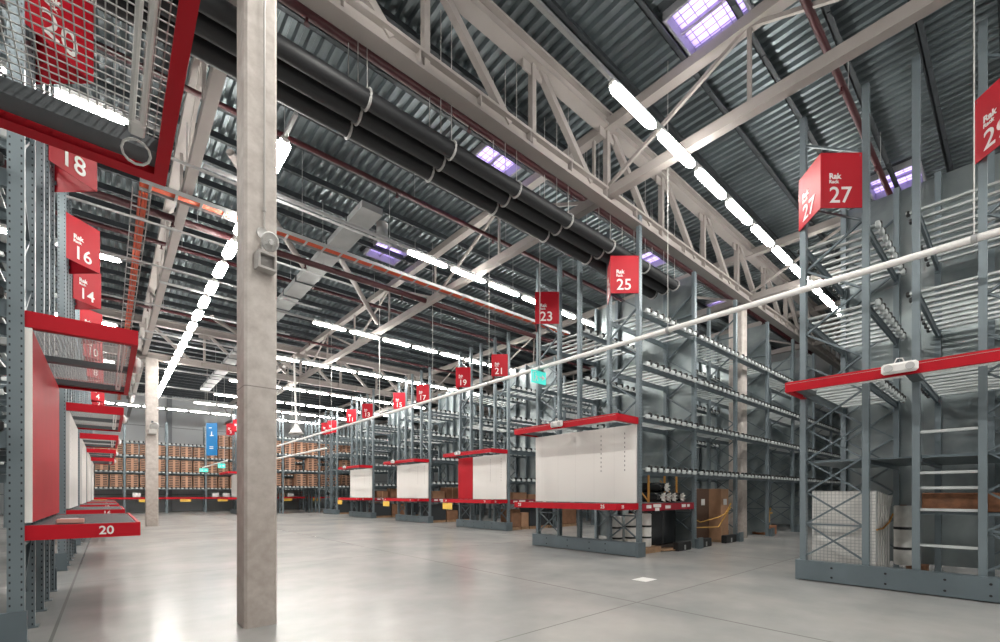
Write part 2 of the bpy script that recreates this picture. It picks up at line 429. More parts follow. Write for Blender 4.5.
# ------------------------------------------------------------------ services under the roof
def pipe_x(name, y, z, x0, x1, r, m, label, cat, n=12, straps=None, st0=2.94, **k):
    o = thing(name, label, cat, (x0, y, z), **k)
    obj('pipe', MB().tube([(0, 0, 0), (x1-x0, 0, 0)], r, n), m, o, smooth=True)
    if straps:
        x = st0 - 1.53*math.floor((st0-x0)/1.53)
        while x < x1:
            hb = MB().tube([((x-x0)+0, math.cos(t)*(r+.012), math.sin(t)*(r+.012)) for t in [2*PI*q/14 for q in range(15)]], .022, 6)
            hb.tube([(x-x0, 0, r), (x-x0, 0, ZD-z-.2)], .008, 5)
            obj('strap', hb, straps, o); x += 1.53
    return o
STRAP = mat('pale_strap', (.48, .48, .47), .5)
for y, r, lb in ((6.42, .125, 'lagged black pipe closest to the beige truss, first of three'), (6.75, .135, 'lagged black pipe in the middle of three under the roof'), (7.12, .135, 'lagged black pipe away from the beige truss, last of three')):
    pipe_x('lagged_pipe', y, 7.42, -9, 12.2, r, BLACK, lb, 'pipe', straps=STRAP, n=16, group='lagged pipes beside the truss')
def red_pipe(y, z, x0, x1, r, lb):
    o = thing('sprinkler_pipe', lb, 'pipe', (x0, y, z))
    obj('pipe', MB().tube([(0, 0, 0), (x1-x0, 0, 0)], r, 10), DRED, o, smooth=True)
    x = 1.0
    while x < x1-x0:
        obj('sprinkler_head', MB().tube([(x, 0, -r), (x, 0, -r-.09)], .022, 6).tube([(x, 0, -r-.09), (x, 0, -r-.1)], .045, 8), DRED, o)
        obj('hanger', MB().tube([(x+.5, 0, r), (x+.5, 0, ZD-z-.1)], .008, 5), TRAY, o); x += 3.1
    return o
red_pipe(7.15, 8.85, -8, 28, .07, 'dark red sprinkler pipe beside the beige truss')
red_pipe(10.1, 9.0, -8, 28, .055, 'thin dark red sprinkler pipe beyond the three black pipes')
red_pipe(13.5, 8.2, -6, 22, .085, 'thick dark red sprinkler pipe beside the orange cable tray')
red_pipe(16.6, 8.9, -6, 22, .06, 'dark red sprinkler pipe over the rack under sign twenty-one')
red_pipe(2.2, 9.2, -3, 28, .06, 'dark red sprinkler pipe above sign twenty-seven')
red_pipe(22.6, 8.9, -6, 22, .06, 'dark red sprinkler pipe over the rack under sign seventeen')
red_pipe(31, 8.9, -6, 22, .06, 'dark red sprinkler pipe over the rack under sign thirteen')

def cable_tray(p, q, label):
    L = (Vector(q)-Vector(p)).length; a = math.atan2(q[1]-p[1], q[0]-p[0])
    o = thing('cable_tray', label, 'cable tray', p, a)
    mb = MB(); mb.span((0, -.16, -.03), (L, -.145, .06)); mb.span((0, .145, -.03), (L, .16, .06))
    x = .15
    while x < L: mb.span((x, -.15, -.03), (x+.05, .15, -.012)); x += .45
    obj('ladder', mb, TRAY, o)
    cb = MB()
    for yy in (-.08, -.03, .03): cb.tube([(0, yy, .0), (L*.5, yy, .0), (L, yy, .0)], .026, 6)
    obj('cable', cb, ORANGE, o, smooth=True)
    x = .8
    while x < L: obj('hanger', MB().tube([(x, -.15, .05), (x, -.15, ZD-p[2]-.1)], .008, 5), TRAY, o); x += 2.4
cable_tray((.5, 12.0, 7.95), (14, 12.0, 7.95), 'cable tray of orange cables crossing above the main aisle')
cable_tray((.55, 12.2, 7.9), (.55, 40, 7.9), 'cable tray of orange cables running above the even numbered rack ends')

# rectangular ventilation duct along the hall
dt = thing('air_duct', 'pale rectangular air duct running along the hall under the roof', 'duct', (4.85, 10.3, 8.55))
obj('duct_run', MB().span((-.27, 0, -.18), (.27, 25, -.02)), DUCT, dt)
y = .9
while y < 25: obj('flange', MB().span((-.3, y, -.21), (.3, y+.05, -.0)), GREY, dt); y += 1.35
obj('outlet', MB().tube([(.55, .6, .0), (.55, .6, -.38)], .15, 14), DUCT, dt, smooth=True)

# conduits crossing the roof over the left-hand racks
for k, (y, z) in enumerate(((10.6, 7.9), (13.0, 7.7), (15.6, 7.8), (19.2, 7.9), (23.6, 7.9))):
    tag(obj('conduit', MB().tube([(-6, y, z), (5.5, y, z)], .03, 8), TRAY, smooth=True), 'thin grey conduit crossing under the roof beside the row of columns', 'conduit', 'conduits over the main aisle')
#tag(obj('conduit', MB().tube([(2.05, 10.6, 7.8), (2.05, 48, 7.8)], .045, 8), TRAY, smooth=True), 'grey conduit above the long row of lights along the aisle', 'conduit')

# ------------------------------------------------------------------ strip lights
def fixture_meshes():
    L = 1.2
    h = MB().box((0, 0, .065), (L+.06, .10, .06), bev=.02)
    for s in (-1, 1): h.box((s*(L/2+.035), 0, .025), (.05, .07, .05), bev=.015)
    d_ = MB(); n = 8
    prof = [(-.085, .03), (-.08, .0), (-.05, -.022), (0, -.028), (.05, -.022), (.08, .0), (.085, .03)]
    k = len(d_.v); st_ = ((-L/2, .55), (-L/2+.07, .9), (-L/2+.16, 1), (L/2-.16, 1), (L/2-.07, .9), (L/2, .55))
    for x, w_ in st_:
        for yy, zz in prof: d_.v.append((x, yy*w_, zz if zz > 0 else zz*w_))
    m_ = len(prof)
    for e in range(len(st_)-1):
        for q in range(m_-1): d_.f.append((e*m_+q, e*m_+q+1, (e+1)*m_+q+1, (e+1)*m_+q))
        d_.f.append((e*m_, (e+1)*m_, (e+2)*m_-1, (e+1)*m_-1))
    d_.f.append(tuple(range(m_))[::-1]); d_.f.append(tuple(range((len(st_)-1)*m_, len(st_)*m_)))
    return h.mesh('housing', PWHITE), d_.mesh('diffuser', LIGHT)
HOU, DIF = fixture_meshes()
def fixture(x, y, z, rz, label, group):
    t = thing('strip_light', label, 'ceiling light', (x, y, z), rz, group)
    place('housing', HOU, t); place('diffuser', DIF, t)
    return t
PITCH = 1.41
def row_x(y, z, x0, n, desc):
    lab = 'lit white strip light ' + desc
    for k in range(n): fixture(x0+PITCH*(k+.5), y, z, 0, lab, 'strip lights '+desc)
    tag(obj('light_rail', MB().span((x0-4.5, y-.03, z+.09), (x0+PITCH*n+.4, y+.03, z+.15)), TRAY), 'grey carrier rail of the lights '+desc.replace('in the row ', ''), 'light rail')
    hb = MB()
row_x(4.15, 7.82, 5.8, 10, 'in the row over the aisle beside sign twenty-five')
row_x(10.7, 7.95, 5.95, 12, 'in the row over the aisle beside sign twenty-three')
row_x(17.3, 7.9, 5.7, 9, 'in the row over the aisle beside sign nineteen')
row_x(22.7, 7.85, 5.6, 9, 'in the row over the aisle beside sign fifteen')
row_x(28.7, 7.8, 5.0, 9, 'in the row over the aisle beside sign eleven')
row_x(33.3, 7.8, 5.0, 9, 'in the row over the aisle beside sign nine')
row_x(37.2, 7.8, 4.4, 8, 'in the row just before the far wall rack')
row_x(41.3, 7.8, -2.4, 12, 'in the row closest to the far wall')
row_x(9.95, 7.8, -6.7, 5, 'in the short row over sign eighteen')
row_x(16.0, 7.8, -6.7, 5, 'in the short row over sign fourteen')
row_x(22.2, 7.8, -6.7, 5, 'in the short row over sign ten')
row_x(28.4, 7.8, -6.7, 5, 'in the short row over sign six')
row_x(34.6, 7.8, -6.7, 5, 'in the short row over sign two')
row_x(3.9, 7.8, -9, 6, 'in the short row over the overhead mesh canopy')
row_x(-2.6, 7.8, 5.8, 8, 'in the row over the aisle before sign twenty-nine')
row_x(-8.6, 7.8, -2, 9, 'in the row behind the viewer')
for k, y in enumerate([-11+PITCH*q for q in range(10)] + [4.95] + [9.15+PITCH*q for q in range(22)]):
    fixture(2.4, y, 7.8, PI/2, 'lit white strip light in the long row running down the main aisle', 'strip lights along the main aisle').scale = (.84, 1.5, 1)
tag(obj('light_rail', MB().span((2.37, 8, 7.89), (2.43, 40, 7.95)), TRAY), 'grey carrier rail of the long aisle row of lights', 'light rail')

# ------------------------------------------------------------------ pallet racks
def post_me(h):
    def f():
        w, d_, t = .12, .09, .014     # omega section, closed side towards -y
        poly = [(-w/2, -d_/2), (w/2, -d_/2), (w/2, d_/2), (w/2-.028, d_/2), (w/2-.028, d_/2-t), (w/2-t, d_/2-t), (w/2-t, -d_/2+t), (-w/2+t, -d_/2+t), (-w/2+t, d_/2-t), (-w/2+.028, d_/2-t), (-w/2+.028, d_/2), (-w/2, d_/2)]
        mb = MB().prism(poly, 0, h); mb.span((-.09, -.08, 0), (.09, .08, .012))
        return mb.mesh('post', POST)
    return cached(('post', h), f)
def brace_me(d_, h, zx):
    def f():
        mb = MB(); z = .42; k = 0; st = .56
        while z+st < h-.1:
            if z < zx:
                mb.bar((.012, .04, z), (.012, d_-.04, z+st), .026, .045, (1, 0, 0)); mb.bar((-.02, .04, z+st), (-.02, d_-.04, z), .026, .045, (1, 0, 0))
            elif k % 2 == 0: mb.bar((0, .04, z), (0, d_-.04, z+st), .03, .045, (1, 0, 0))
            else: mb.bar((0, d_-.04, z), (0, .04, z+st), .03, .045, (1, 0, 0))
            if abs(z-1.0) < .3 or z+2*st > h-.1: mb.bar((0, .04, z), (0, d_-.04, z), .03, .045, (1, 0, 0))
            z += st; k += 1
        return mb.mesh('bracing', STEEL)
    return cached(('brace', round(d_, 3), h, zx), f)
def join(name, parts):
    me = bpy.data.meshes.new(name); v = []; f = []; mi = []
    for k, (mb, m) in enumerate(parts):
        n = len(v); v += mb.v; f += [tuple(n+i for i in q) for q in mb.f]; mi += [k]*len(mb.f); me.materials.append(m)
    me.from_pydata(v, [], f); me.polygons.foreach_set('material_index', mi); me.update(); return me
def deck_me(L, y0, y1):
    def f():
        sl = MB(); cp = MB(); cl = MB(); n = int(L/.275); st = L/n
        for k in range(n):
            x = st*(k+.5)
            sl.span((x-.04, y0-.10, .0), (x+.04, y1+.10, .035))
            cp.box((x-.03, y0-.125, .0), (.15, .06, .10), bev=.012)
            cl.box((x+.09, y0-.115, .055), (.10, .09, .11), bev=.02)  # black blocks put in for the dark shadows above the white caps
            cl.box((x+.0, y1+.12, .02), (.09, .05, .07), bev=.012)
        bm = MB().span((.05, -.02, -.115), (L-.05, .02, -.03)).span((.05, -.03, -.03), (L-.05, .03, -.002)).span((0, -.03, -.15), (.05, .03, .02)).span((L-.05, -.03, -.15), (L, .03, .02))
        return join('slat_shelf', [(sl, SLAT), (cp, CAP), (cl, PLASTIC_AND_SHADE)]), bm.mesh('beam', STEEL)
    return cached(('deck', round(L, 3), round(y0, 3), round(y1, 3)), f)

def canopy(root, s, D, ov, z, label=None):
    """red canopy frame around the head of a rack; s = -1 sticks out towards -x, +1 towards +x"""
    c = MB(); h = .16
    X = lambda a: s*a
    c.span((X(ov-.03), -.02, z), (X(ov), D+.02, z+h)); c.span((X(ov-.055), .06, z), (X(ov-.03), D-.06, z+.012))
    c.span((X(-.02), -.02, z), (X(ov-.03), .01, z+h)); c.span((X(-.02), .01, z), (X(ov-.03), .06, z+.012))
    c.span((X(-.02), D-.01, z), (X(ov-.03), D+.02, z+h)); c.span((X(-.02), D-.06, z), (X(ov-.03), D-.01, z+.012))
    can = obj('canopy', c, RED, root)
    def wm():
        w = MB(); n = int(D/.048)
        for k in range(n+1): w.bar((X(0), k*D/n, z+.12), (X(ov-.03), k*D/n, z+.12), .0045, .0045)
        m_ = int(ov/.030)
        for k in range(m_+1): w.bar((X(k*ov/m_), 0, z+.127), (X(k*ov/m_), D, z+.127), .0045, .0045)
        return w.mesh('wire_mesh', WIRE)
    place('wire_mesh', cached(('wire', s, D, ov, z), wm), can)
    for yy in (.14, D*.5, D-.14):
        obj('cross_channel', MB().span((X(0), yy-.065, z+.03), (X(ov-.04), yy+.065, z+.10)), GREY, can)
    rl = MB()
    for a in (ov-.155, ov-.115): rl.tube([(X(a), .1, z+.04), (X(a), D-.3, z+.04)], .012, 8)
    rl.box((X(ov-.135), D-.34, z+.03), (.06, .09, .03), bev=.008)
    obj('lamp_rail', rl, PWHITE, can, smooth=False)
    if s > 0 and z > 3.185:
        pts = [(X(ov-.135)+.055*math.sin(t), D-.30+.05*(1-math.cos(t)), z-.0-.03*(1-math.cos(t))) for t in [q*2*PI/12 for q in range(13)]]
        obj('cable', MB().tube(pts, .006, 6), PWHITE, can)
    return can
def end_shelf(root, s, D, ov, z, num_near=None, num_far=None):
    X = lambda a: s*a; c = MB(); h = .15
    c.span((X(ov-.03), -.02, z-h), (X(ov), D+.02, z)); c.span((X(-.02), -.02, z-h), (X(ov-.03), .012, z)); c.span((X(-.02), D-.012, z-h), (X(ov-.03), D+.02, z))
    sh = obj('end_shelf', c, RED, root)
    m_ = MB(); m_.span((X(0), .01, z-.03), (X(ov-.03), D-.01, z-.012))
    k = .04
    while k < D: m_.span((X(.02), k, z-.012), (X(ov-.05), k+.03, z-.004)); k += .06
    obj('shelf_grating', m_, GREY, sh)
    return sh
def base_guard(root, s, D, g=.13, plate=True):
    X = lambda a: s*a
    mb = MB(); mb.span((X(g-.03), -.03, .02), (X(g), D+.03, .35)); mb.span((X(g-.15), -.03, .335), (X(g-.03), D+.03, .35)); mb.span((X(g-.15), -.03, .02), (X(g-.03), D+.03, .035))
    if not plate: mb = MB().span((X(-.22), -.08, 0), (X(g-.01), -.03, .35)).span((X(-.22), -.03, 0), (X(g-.01), .12, .02))
    g_ = obj('base_guard', mb, STEEL, root)
    if not plate:
        obj('corner_plate', MB().span((X(-.22), D+.03, 0), (X(g-.01), D+.08, .35)), STEEL, g_); return g_
    for a in (-.08, D+.03): obj('corner_plate', MB().span((X(-.22), a, 0), (X(g-.01), a+.05, .35)), STEEL, g_)
    for yy in (D*.25, D*.4, D*.62, D*.85):
        for zz in (.1, .26): obj('bolt', MB().tube([(X(g-.005), yy, zz), (X(g+.008), yy, zz)], .018, 8), PLASTIC_AND_SHADE, g_)
    return g_

def emergency_light(x, y, z, s, label):
    t = thing('emergency_light', label, 'emergency light', (x, y, z))
    obj('housing', MB().box((s*.04, 0, 0), (.08, .40, .15), bev=.03), PWHITE, t)
    for k in (-1, 1):
        obj('lens', MB().tube([(s*.07, k*.115, 0), (s*.10, k*.115, 0)], .05, 14), mat('lens_grey', (.5, .5, .5), .2), t)
    obj('cable', MB().tube([(s*.03, -.05, .07), (s*.03, -.03, .13), (s*.03, .03, .14), (s*.03, .06, .07)], .008, 6), PWHITE, t)

def rack(label, loc, s, ys, frames, decks, levels, nb, bay=2.8, h0=8.2, h=7.75, sheets=(), zx=3.4, skip=lambda b, d, z: False):
    """s=-1: rack end faces -x and the bays run to +x; s=+1 mirrored"""
    t = thing('pallet_rack', label, 'rack', loc, group='pallet racks')
    D = max(ys)
    for k in range(nb+1):
        hh = h0 if k == 0 else h
        x = -s*(k*bay+.06)
        for y in ys: place('post', post_me(hh), t, (x, y, 0))
        for a, b in frames: place('bracing', brace_me(b-a, hh, zx), t, (x, a, 0))
        if k in sheets:
            def sm():
                mb = MB().span((-.006, -.02, .12), (.006, D+.02, h-.02))
                for yy in (.9, 1.75, 2.6): mb.span((-.012, yy-.008, .12), (.0, yy+.008, h-.02))
                for zz in (2.0, 3.9, 5.8): mb.span((-.010, 0, zz-.008), (.0, D, zz+.008))
                return mb.mesh('sheet_panel', SHEET)
            place('sheet_panel', cached(('sheet', D, h), sm), t, (x+.09*(-s), 0, 0))
    for b in range(nb):
        for a, e in decks:
            for z in levels:
                if skip(b, a, z): continue
                x0 = b*bay+.12 if s < 0 else -(b+1)*bay
                sl, bm = deck_me(bay-.12, a, e)
                sh = place('slat_shelf', sl, t, (x0, 0, z))
                place('beam', bm, sh, (0, a, 0)); place('beam', bm, sh, (0, e, 0))
    return t

# V-shaped rack signs -------------------------------------------------------
def rack_sign(num, x, y, s, look, z=6.2):
    """x, y: post face of the nearer post; s=-1 folds out towards -x"""
    t = thing('rack_sign', look, 'sign', (x, y, z), group='red rack number signs')
    Wd, P, H = .90, .50, .90
    pts = [(0, 0), (s*P, Wd/2), (0, Wd)]
    th = .012
    for k in (0, 1):
        a, b = Vector(pts[k]), Vector(pts[k+1]); dr = (b-a).normalized()
        nrm = Vector((dr.y, -dr.x))
        if nrm.x*s < 0: nrm = -nrm
        mb = MB().prism([tuple(a), tuple(b), tuple(b-nrm*th), tuple(a-nrm*th)], 0, H)
        # make sure winding is outward
        p = obj('face_panel', mb, REDSIGN, t)
        r_ = Vector((-nrm.y, nrm.x)); ang = math.atan2(r_.y, r_.x)
        start = a if (b-a).dot(r_) > 0 else b
        def at(u, z):
            q = start + r_*u + nrm*.004
            return (q.x, q.y, z)
        rot = (PI/2, 0, ang)
        text('number', num, .37, PWHITE, p, at(.135 if len(num) > 1 else .25, .085), rot, bold=.003)
        text('word', 'Rak', .125, PWHITE, p, at(.135, .475), rot, bold=.004)
        text('word', 'Rack', .08, PWHITE, p, at(.135, .40), rot, bold=.002)
    br = MB().span((-.02, .02, .1), (.02, .05, .16)).span((-.02, Wd-.05, .1), (.02, Wd-.02, .16)).span((-.03, .02, H-.06), (0, Wd-.02, H-.03))
    obj('bracket', br, STEEL, t)
    return t

LV = (2.10, 3.38, 4.65, 5.93)
YS = [0, .85, 1.81, 2.53, 3.36]
FR = [(0, .85), (2.53, 3.36)]
DK = [(0, .85), (1.81, 3.36)]
def shelf_number(root, txt, x, y, z, normal, size=.12):
    ang = {'-x': -PI/2, '-y': 0.0, '+x': PI/2}[normal]
    text('shelf_number', txt, size, PWHITE, root, (x, y, z), (PI/2, 0, ang), bold=.002)

def right_rack(loc, label, nb, nums, panel='white', sheets=(1, 3, 5, 7), look=None, ov=.9):
    t = rack(label, loc, -1, YS, FR, DK, LV, nb, sheets=sheets)
    D = 3.36
    canopy(t, -1, D, ov, 3.19); sh = end_shelf(t, -1, D, ov, 1.29); base_guard(t, -1, D)
    if panel == 'white': obj('end_panel', MB().span((-.06, 0, 0), (-.02, D, 1.88)), WHITE, t, (0, 0, 1.3))
    else:
        obj('end_panel', MB().span((-.06, 0, 0), (-.02, D-1.12, 1.88)), WHITE, t, (0, 0, 1.3))
        p = obj('end_panel', MB().span((-.065, D-1.10, 0), (-.02, D, 1.88)), RED, t, (0, 0, 1.3)); p['label'] = 'plain red section of the end board'
    # numbers printed on the red shelf edge
    shelf_number(sh, nums[0], -ov-.002, .42, 1.18, '-x'); shelf_number(sh, nums[0], -ov+.2, -.022, 1.18, '-y', .1)
    shelf_number(sh, nums[1], -ov-.002, 3.22, 1.18, '-x')
    # red beam with price labels on the near side of the first bay
    rb = obj('red_beam', MB().span((.12, -.05, 1.10), (2.74, -.005, 1.28)), mat('dark_red_lacquer', (.30, .008, .022), .4), t)
    lb = MB()
    for a, w, zz in ((.30, .22, 1.20), (.62, .36, 1.22), (.70, .2, 1.13), (1.20, .26, 1.18), (2.05, .22, 1.2), (2.35, .14, 1.2)): lb.span((a, -.056, zz-.04), (a+w, -.049, zz+.04))
    obj('price_label', lb, PWHITE, rb)
    for k in range(1, nb+1):
        if (k*2.8+loc[0]) > 30: break
        mb = MB().prism([(-.10, -.16), (.10, -.16), (.10, -.07), (-.10, -.07)], 0, .26); mb.prism([(-.14, -.20), (.14, -.20), (.14, -.16), (-.14, -.16)], 0, .30)
        obj('foot_guard', mb, STEEL, t, (k*2.8+.06, 0, 0))
    return t
B2 = (9.60, 6.02, 0)
right_rack(B2, 'tall grey pallet rack with the widest white end board, under sign twenty-five', 7, ('25', '23'))
rack_sign('25', B2[0], B2[1]-.03, -1, 'red folded rack sign reading twenty-five high on the sheeted rack', 6.32)
rack_sign('23', B2[0], B2[1]+2.5, -1, 'red folded rack sign reading twenty-three beside a higher post frame', 6.31)
emergency_light(B2[0]-.9, B2[1]+1.75, 3.30, -1, 'white twin emergency light on the red canopy over the large white board')
ROWS = [((12.45, 13.88, 0), ('21', '19'), 'split', 4), ((12.76, 20.4, 0), ('17', '15'), 'white', 4), ((12.74, 27.05, 0), ('13', '11'), 'white', 4)]
for loc, nums, pn, nb in ROWS:
    right_rack(loc, f'grey pallet rack with {"red and white" if pn == "split" else "white"} end board, under sign {W(nums[0])}', nb, nums, pn, sheets=(1, 3))
    rack_sign(nums[0], loc[0], loc[1]-.03, -1, f'red folded rack sign reading {W(nums[0])}', 6.38)
    rack_sign(nums[1], loc[0], loc[1]+2.5, -1, f'red folded rack sign reading {W(nums[1])}', 6.38)
    emergency_light(loc[0]-.9, loc[1]+2.2, 3.30, -1, f'white twin emergency light on the red canopy of the rack under sign {W(nums[0])}')
# narrow lattice rack under 9 and 7
nr = rack('narrow grey lattice rack without end board under signs seven and nine', (13.1, 34.0, 0), -1, [0, 1.05, 1.3, 2.35], [(0, 1.05), (1.3, 2.35)], [(0, 1.05), (1.3, 2.35)], (1.2,)+LV, 3, zx=8.5, sheets=())
base_guard(nr, -1, 2.35)
rack_sign('9', 13.1, 34.0, -1, 'red folded rack sign reading nine')
rack_sign('7', 13.1, 35.3, -1, 'red folded rack sign reading seven')
b7 = rack('grey pallet rack with white end board half hidden by the near column', (7.55, 38.0, 0), -1, [0, .85, 1.81, 2.53, 3.36], FR, DK, LV, 3, sheets=())
canopy(b7, -1, 3.36, .9, 3.05); end_shelf(b7, -1, 3.36, .9, 1.29); base_guard(b7, -1, 3.36)
obj('end_panel', MB().span((-.06, 0, 0), (-.02, 3.36, 1.75)), WHITE, b7, (0, 0, 1.3))
rack_sign('5', 7.55, 38.0, -1, 'red folded rack sign reading five, beside the column'); rack_sign('3', 7.55, 40.5, -1, 'red folded rack sign reading three, beside the column')

# near right rack (27 / 29)
Y1 = 2.54
B1X = 9.33
ysn = [0, .84, 1.54, 2.15, 3.03]
t1 = rack('near grey pallet rack with open end frames and mattresses inside', (B1X, Y1-3.03, 0), -1, ysn, [(0, .84), (2.15, 3.03)], [(0, 1.54), (2.15, 3.03)], LV[1:], 2, sheets=(1,))
canopy(t1, -1, 3.03, .85, 3.19); base_guard(t1, -1, 3.03)
bd = MB().span((.1, 0, 2.06), (2.74, 1.5, 2.10)).span((.1, -.03, 2.0), (2.74, .02, 2.1)).span((.1, 1.48, 2.0), (2.74, 1.54, 2.1)).span((.1, 2.15, 2.06), (2.74, 3.03, 2.10)).span((.1, 2.1, 2.0), (2.74, 2.15, 2.1)).span((.1, 1.56, 2.07), (2.74, 2.1, 2.09))
obj('board_shelf', bd, STEEL, t1)
for z in (.73, 1.27, 1.60, 1.83, 2.45): obj('rung', MB().span((.03, .84, z-.02), (.07, 1.54, z+.02)), SLAT, t1)
obj('board_shelf', MB().span((.08, -.02, 1.20), (1.0, 1.52, 1.24)), STEEL, t1)
rack_sign('27', B1X, Y1-.84, -1, 'red folded rack sign reading twenty-seven on the near open rack')
rack_sign('29', B1X, Y1-.88-2.13, -1, 'red folded rack sign reading twenty-nine on the near open rack')
emergency_light(B1X-.85, 1.12, 3.29, -1, 'white twin emergency light on the red canopy of the near open rack')

# left racks ---------------------------------------------------------------
LX = -.62
for i, (y0, nums, pc) in enumerate(((-.30, None, None), (6.5, ('20', '18'), 'red'), (12.4, ('16', '14'), 'white'), (18.3, ('12', '10'), 'white'), (24.2, ('8', '6'), 'white'), (30.1, ('4', '2'), 'white'))):
    lab = 'grey pallet rack overhead, only its red mesh canopy showing' if not nums else f'grey pallet rack with {pc} end board under sign {W(nums[0])}'
    t = rack(lab, (LX, y0, 0), 1, YS, FR, DK, LV, 1, sheets=())
    D = 3.36
    canopy(t, 1, D, .88 if i else .86, 3.19 if i == 0 else 3.17)
    base_guard(t, 1, D, .03, False)
    if nums:
        sh = end_shelf(t, 1, D, .90, 1.19)
        p = MB().span((-.0, 0, 0), (.05, D, 1.94)); e = obj('end_panel', p, WHITE if pc == 'white' else RED, t, (0, 0, 1.22))
        if pc == 'red': obj('edge_strip', MB().span((-.005, -.03, 0), (.052, .0, 1.94)), WHITE, e)
        shelf_number(sh, nums[0], .55, -.023, 1.075, '-y', .125)
        rack_sign(nums[0], LX, y0, 1, f'red folded rack sign reading {W(nums[0])} on the even numbered racks')
        rack_sign(nums[1], LX, y0+2.45, 1, f'red folded rack sign reading {W(nums[1])} on the even numbered racks')
        emergency_light(LX+.88, y0+1.4, 3.25, 1, f'white twin emergency light on the red canopy of the rack under sign {W(nums[0])}')

# far wall rack with printed carton stacks ----------------------------------
FWX, FWY = -4.4, 45.6
fw = rack('long grey pallet rack along the far wall, filled with printed cartons', (FWX, FWY, 0), -1, [0, 1.1], [(0, 1.1)], [(0, 1.1)], (2.0, 3.28, 4.55, 5.6), 8, bay=2.67, h0=7.4, h=7.4)
rb = MB()
obj('red_beam', MB().span((0, -.06, 1.12), (8*2.67, -.01, 1.28)), RED, fw)
obj('price_label', MB(), PWHITE, fw) if False else None
def carton_thing(x, y, z, label, group):
    t = thing('carton_stack', label, 'carton stack', (x, y, z), group=group)
    place('carton', cached('carton', lambda: MB().box((0, 0, .53), (.74, .8, .98), bev=.02).mesh('carton', CARTON)), t)
    def pal():
        mb = MB().span((-.41, -.4, 0), (.41, .4, .02))
        for a in (-.36, 0, .36): mb.span((a-.05, -.4, .0), (a+.05, .4, .05))
        return mb.mesh('pallet', WOOD)
    place('pallet', cached('cpal', pal), t)
lvn = {2.0: 'second', 3.28: 'third', 4.55: 'fourth', 5.6: 'top'}
for b in range(8):
    for z in (2.0, 3.28, 4.55, 5.6):
        if z > 5 and b not in (4, 5, 6, 7): continue
        for k in range(3):
            if z > 5 and random.random() < .15: continue
            x = FWX+b*2.67+.53+k*.86
            carton_thing(x, FWY+.5, z+.05, f'printed brown carton stack on the {lvn[z]} level of the far wall rack', f'printed cartons on the {lvn[z]} level of the far rack')
for b in range(3):
    for z in LV[:3]:
        for k in range(3):
            if random.random() < .12: continue
            carton_thing(7.55+b*2.8+.6+k*.88, 38.45, z+.05, f'printed brown carton stack in the rack behind the column, under sign five', 'printed cartons in the rack under sign five')
# yellow price cards below the far red beam
for b in range(8):
    o = obj('price_card', MB().box((0, 0, 0), (.75, .02, .22), bev=.008), YELL, None, (FWX+b*2.67+1.3, FWY-.07, 1.0))
    tag(o, 'yellow price card hung below the red beam of the far rack', 'price card', 'yellow price cards on the far rack')
    if b % 2 == 0:
        for q in range(2):
            o = obj('picking_carton', MB().box((0, 0, .17), (.5, .5, .34), bev=.02), PWHITE if (b+q) % 3 else CARDL, None, (FWX+b*2.67+.8+q*.8, FWY+.35, 1.29))
            tag(o, 'small carton on the red shelf level of the far rack', 'carton', 'small cartons on the far red level')

# ------------------------------------------------------------------ hanging rail, banner, loudspeakers
RXx, RZz = 8.6, 4.84
hr = thing('hanging_rail', 'long white rail hung over the fronts of the odd numbered racks', 'rail', (RXx, -3, RZz+.03))
RS = -.13/39
obj('rail_tube', MB().tube([(0, 0, 0), (0, 39, 39*RS)], .05, 12), PWHITE, hr, smooth=True)
for y in (-1, .4, 4.7, 8.3, 10.4, 13.5, 17.6, 23, 28, 33):
    obj('wire', MB().tube([(0, y+3, .04+(y+3)*RS), (0, y+3, ZD-RZz-.02)], .007 if y != 17.6 else .016, 6), ROPEW, hr)
    obj('clamp', MB().tube([(0, y+2.97, (y+3)*RS), (0, y+3.03, (y+3)*RS)], .06, 12), TRAY, hr)
h2 = thing('hanging_rail', 'short white rail hung lower near the racks under sign nine', 'rail', (8.9, 24.5, 4.0))
obj('rail_tube', MB().tube([(0, 0, 0), (0, 12, 0)], .05, 10), PWHITE, h2, smooth=True)
for y in (1, 6, 11): obj('wire', MB().tube([(0, y, .04), (0, y, ZD-4.02)], .009, 5), ROPEW, h2)
h3 = thing('hanging_rail', 'white rail carrying two exit signs beside the near column', 'rail', (6.0, 34.5, 3.75))
obj('rail_tube', MB().tube([(0, 0, 0), (0, 10.2, 0)], .05, 10), PWHITE, h3, smooth=True)
for y in (1, 5, 9): obj('wire', MB().tube([(0, y, .04), (0, y, ZD-3.77)], .009, 5), ROPEW, h3)
